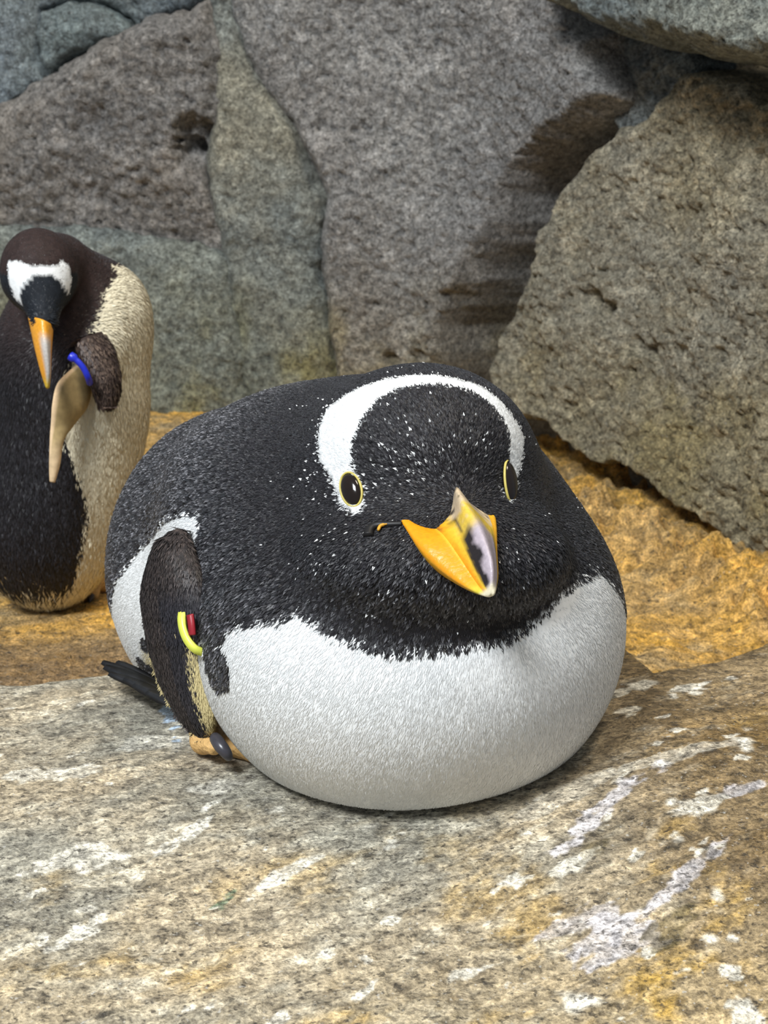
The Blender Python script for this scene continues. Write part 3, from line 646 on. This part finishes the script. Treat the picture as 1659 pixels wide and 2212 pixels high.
# ------------------------------------------------------------------ standing penguin
YS = 1.76
def S_(a, b, dy=0.): return Up(a, b, YS + dy)
def sdf_stand(p):
    d = ell(p, S_(152, 850, .0), (.092, .088, .150))
    d = smin(d, ell(p, S_(98, 1110, .0), (.090, .090, .112)), .06)
    d = smin(d, ell(p, S_(236, 690, .0), (.046, .055, .055)), .04)
    d = smin(d, cone(p, S_(215, 650, .0), S_(125, 578, -.045), .038, .038), .03)
    h = ell(p, S_(84, 585, -.085), (.041, .046, .046))
    h = smin(h, cone(p, S_(88, 610, -.105), S_(96, 690, -.135), .034, .014), .018)
    d = smin(d, h, .016)
    d = smin(d, cone(p, S_(195, 700, -.04), S_(190, 770, -.065), .03, .026), .03)
    return d
bb0 = G(np.array(150.), np.array(1290.), -.075)
ps = empty('gentoo_penguin', tuple(bb0))
tag(ps, 'penguin standing upright by the wall with head bent down to preen its flipper', 'penguin')
c0 = S_(140, 900)
VS, FS = surface_nets(sdf_stand, (c0[0] - .16, c0[1] - .22, -.10), (c0[0] + .16, c0[1] + .14, .40), .0045)
AXS = S_(135, 900)[:2]
sb = np.array([(250, 596), (238, 604), (222, 640), (208, 680), (194, 716), (165, 760), (140, 810), (132, 900), (138, 940), (160, 1000), (183, 1070), (187, 1110), (177, 1180), (165, 1240), (150, 1285)], float)
sp_ = hit(sb[:, 0], sb[:, 1], sdf_stand, 1.3); sph = np.arctan2(sp_[:, 0] - AXS[0], -(sp_[:, 1] - AXS[1])); oz = np.argsort(sp_[:, 2]); sz_, sph = sp_[oz, 2], sph[oz]
HS = S_(84, 585, -.085); HSF = nrm(np.array([-.0, -.95, .1])); HSX = np.array([1., 0, 0]); HSY = np.cross(HSX, HSF); HSY *= np.sign(HSY[2])
def head_uv_s(p):
    q = nrm(p - HS); a = np.arccos(np.clip(q @ HSF, -1, 1)); x, y = q @ HSX, q @ HSY; r = np.hypot(x, y) + 1e-9
    return np.stack([a * x / r, a * y / r], -1)
bs_ = np.array([(18, 566), (36, 566), (70, 574), (98, 578), (122, 574), (132, 566), (146, 574), (155, 600), (149, 640), (140, 622), (124, 602), (98, 594), (75, 596), (56, 610), (46, 632), (46, 660), (30, 642), (20, 604)], float)
buv_s = head_uv_s(hit(bs_[:, 0], bs_[:, 1], sdf_stand, 1.3))
NRIM = lin(60, 42, 36)
def mask_s(p, j=0.):
    ph = np.arctan2(p[:, 0] - AXS[0], -(p[:, 1] - AXS[1])); b = np.interp(p[:, 2], sz_, sph)
    wm = (ph > b + j) & (ph < b + 3.0) & (p[:, 2] < sz_[-1] + .01) & (np.linalg.norm(p - HS, axis=1) > .062)
    return wm | (p[:, 2] < -.036 + j * .4)
def colour_stand(p, r):
    n = len(p); k = r.random(n)[:, None]; c = BLACK + (BLACK2 - BLACK) * k ** 2
    brn = ss(.20, .30, p[:, 2]) * .7; c = c + (NRIM - c) * (brn * (.5 + .5 * k[:, 0]))[:, None]
    wm = mask_s(p, r.normal(size=n) * .025); wc = lin(228, 218, 190) * (1 + .06 * (r.random(n)[:, None] - .5))
    c = np.where(wm[:, None], wc, c)
    hd = np.linalg.norm(p - HS, axis=1) < .058; face = (np.linalg.norm(p - HS, axis=1) < .10) & (p[:, 1] < HS[1] - .01) & (p[:, 2] < HS[2] - .002)
    c = np.where(face[:, None], lin(30, 34, 40) * (.8 + .4 * k), c)
    bm = hd & in_poly(head_uv_s(p) + r.normal(size=(n, 2)) * .012, buv_s); return np.where(bm[:, None], WHITE, c)
bod2 = mesh_obj('body', VS, FS, M_BODY, ps, colour_stand(VS, np.random.default_rng(9)))
def flow_s(p, n):
    q = np.tile(np.array([0, 0, -1.]), (len(p), 1)); hd = ss(.16, .06, np.linalg.norm(p - HS, axis=1))[:, None]
    return q * (1 - hd) + nrm(p - S_(98, 690, -.15)) * hd
def size_s(p):
    hd = ss(.10, .05, np.linalg.norm(p - HS, axis=1)); low = ss(0., -.05, p[:, 2])
    return .010 - .007 * hd + .016 * low, .0022 - .001 * hd
plumage('plumage', bod2, VS, FS, sdf_stand, 60000, flow_s, colour_stand, size_s, .08, 13, None, None, None, lambda p: np.full(len(p), .2))
# beak of the standing penguin
def bk(sideL, ridge, sideR, under, name, colf):
    Ls = [spline(np.array([Up(*q) for q in r]), 20) for r in (sideL, ridge, sideR, under)]
    loops = [spline(np.array([l[k] for l in Ls]), 16, True) for k in range(20)]
    V, Fq = loft(loops); s = np.repeat(np.r_[0, np.linspace(0, 1, 20), 1], 16); a = np.tile(np.linspace(0, 1, 16, endpoint=False), 22)
    return mesh_obj(name, V, orient(V, Fq), M_BEAK, ps, colf(s, a))
y0 = YS - .15
def bcol(s, a):
    c = np.tile(lin(232, 158, 40), (len(s), 1)); c = c + (lin(196, 190, 184) - c) * (ss(.12, .2, a) * ss(.45, .36, a) * ss(.15, .3, s) * ss(.98, .8, s))[:, None]
    return c + (lin(222, 196, 60) - c) * (.8 * ss(.7, .95, s))[:, None]
bk([(60, 684, y0 + .02), (74, 750, y0), (88, 805, y0 - .005), (99, 838, y0 - .005)], [(92, 690, y0 - .005), (98, 745, y0 - .015), (104, 800, y0 - .015), (103, 838, y0 - .008)],
   [(116, 705, y0 + .015), (112, 760, y0), (110, 810, y0 - .005), (107, 838, y0 - .005)], [(88, 700, y0 + .03), (94, 755, y0 + .012), (98, 808, y0 + .004), (102, 840, y0)], 'beak', bcol)
# raised flipper, edge to the viewer, and the folded one
yf = YS - .10
V, Fq, cc, l_ = paddle([(166, 788, yf, 192, 800, yf + .02), (126, 826, yf - .02, 198, 838, yf + .02), (114, 868, yf - .03, 188, 880, yf + .01), (111, 910, yf - .03, 162, 915, yf), (108, 950, yf - .03, 138, 952, yf - .02), (106, 1005, yf - .03, 130, 1003, yf - .025), (107, 1040, yf - .03, 119, 1042, yf - .028)], [.006, .008, .007, .006, .006, .005, .003])
cf = lin(172, 150, 106) + (lin(230, 200, 160) - lin(172, 150, 106)) * np.maximum(ss(.80, .93, cc), .8 * ss(.62, .8, l_))[:, None]
f2_ = tag(mesh_obj('flipper', V, orient(V, Fq), mat_plain('flipper_underside', None, .7, .2, .15, 150), ps, cf), label='cream underside of raised flipper')
V, Fq, cc, l_ = paddle([(170, 735, yf - .005, 215, 728, yf + .05), (185, 775, yf - .01, 235, 765, yf + .04), (198, 815, yf - .01, 250, 805, yf + .03), (207, 850, yf - .005, 254, 845, yf + .025), (214, 878, yf, 246, 872, yf + .02)], [.016, .018, .016, .013, .008])
f3_ = mesh_obj('flipper', V, orient(V, Fq), M_BODY, ps, np.tile(lin(58, 46, 42), (len(V), 1))); tag(f3_, label='dark brown folded flipper')
sdir = nrm(V[-30:].mean(0) - V[:30].mean(0))
plumage('flipper_plumage', f3_, V, orient(V, Fq), None, 3500, lambda p, n: np.tile(sdir, (len(p), 1)), lambda p, r: lin(52, 40, 36) + (lin(110, 92, 80) - lin(52, 40, 36)) * r.random((len(p), 1)) ** 2, lambda p: (np.full(len(p), .008), np.full(len(p), .003)), .2, 14)
V, Fq = tube(spline(np.array([Up(152, 769, yf - .03), Up(166, 779, yf - .032), Up(180, 795, yf - .032), Up(190, 815, yf - .03), Up(194, 828, yf - .02)]), 20), np.r_[[.0052] * 4, [.0034] * 16], 10)
tag(mesh_obj('flipper_band', V, Fq, M_BLUE, f2_), label='blue band around the flipper')
# feet
g1, g2, g3 = G(np.array(206.), np.array(1240.), -.050), G(np.array(226.), np.array(1262.), -.062), G(np.array(170.), np.array(1284.), -.068)
def sdf_ft(p): return smin(smin(cone(p, g1 + [0, 0, .015], g2, .016, .010), cone(p, g1, g3, .015, .010), .01), cone(p, g1 + [0, .0, .01], (g2 + g3) / 2 + [.004, -.02, 0], .014, .009), .01)
VV, Fv = surface_nets(sdf_ft, np.minimum.reduce([g1, g2, g3]) - .045, np.maximum.reduce([g1, g2, g3]) + .045, .0025)
f_ = mesh_obj('foot', VV, Fv, M_FOOT, ps)
for q in (g2, g3, (g2 + g3) / 2 + [.004, -.02, 0]):
    dr = nrm((q - g1) * [1, 1, .2]); V, Fq = tube(np.array([q + dr * .004, q + dr * .010, q + dr * .016, q + dr * .02 - [0, 0, .003]]), [.005, .0048, .0035, .001], 8); mesh_obj('claw', V, Fq, M_CLAW, f_)
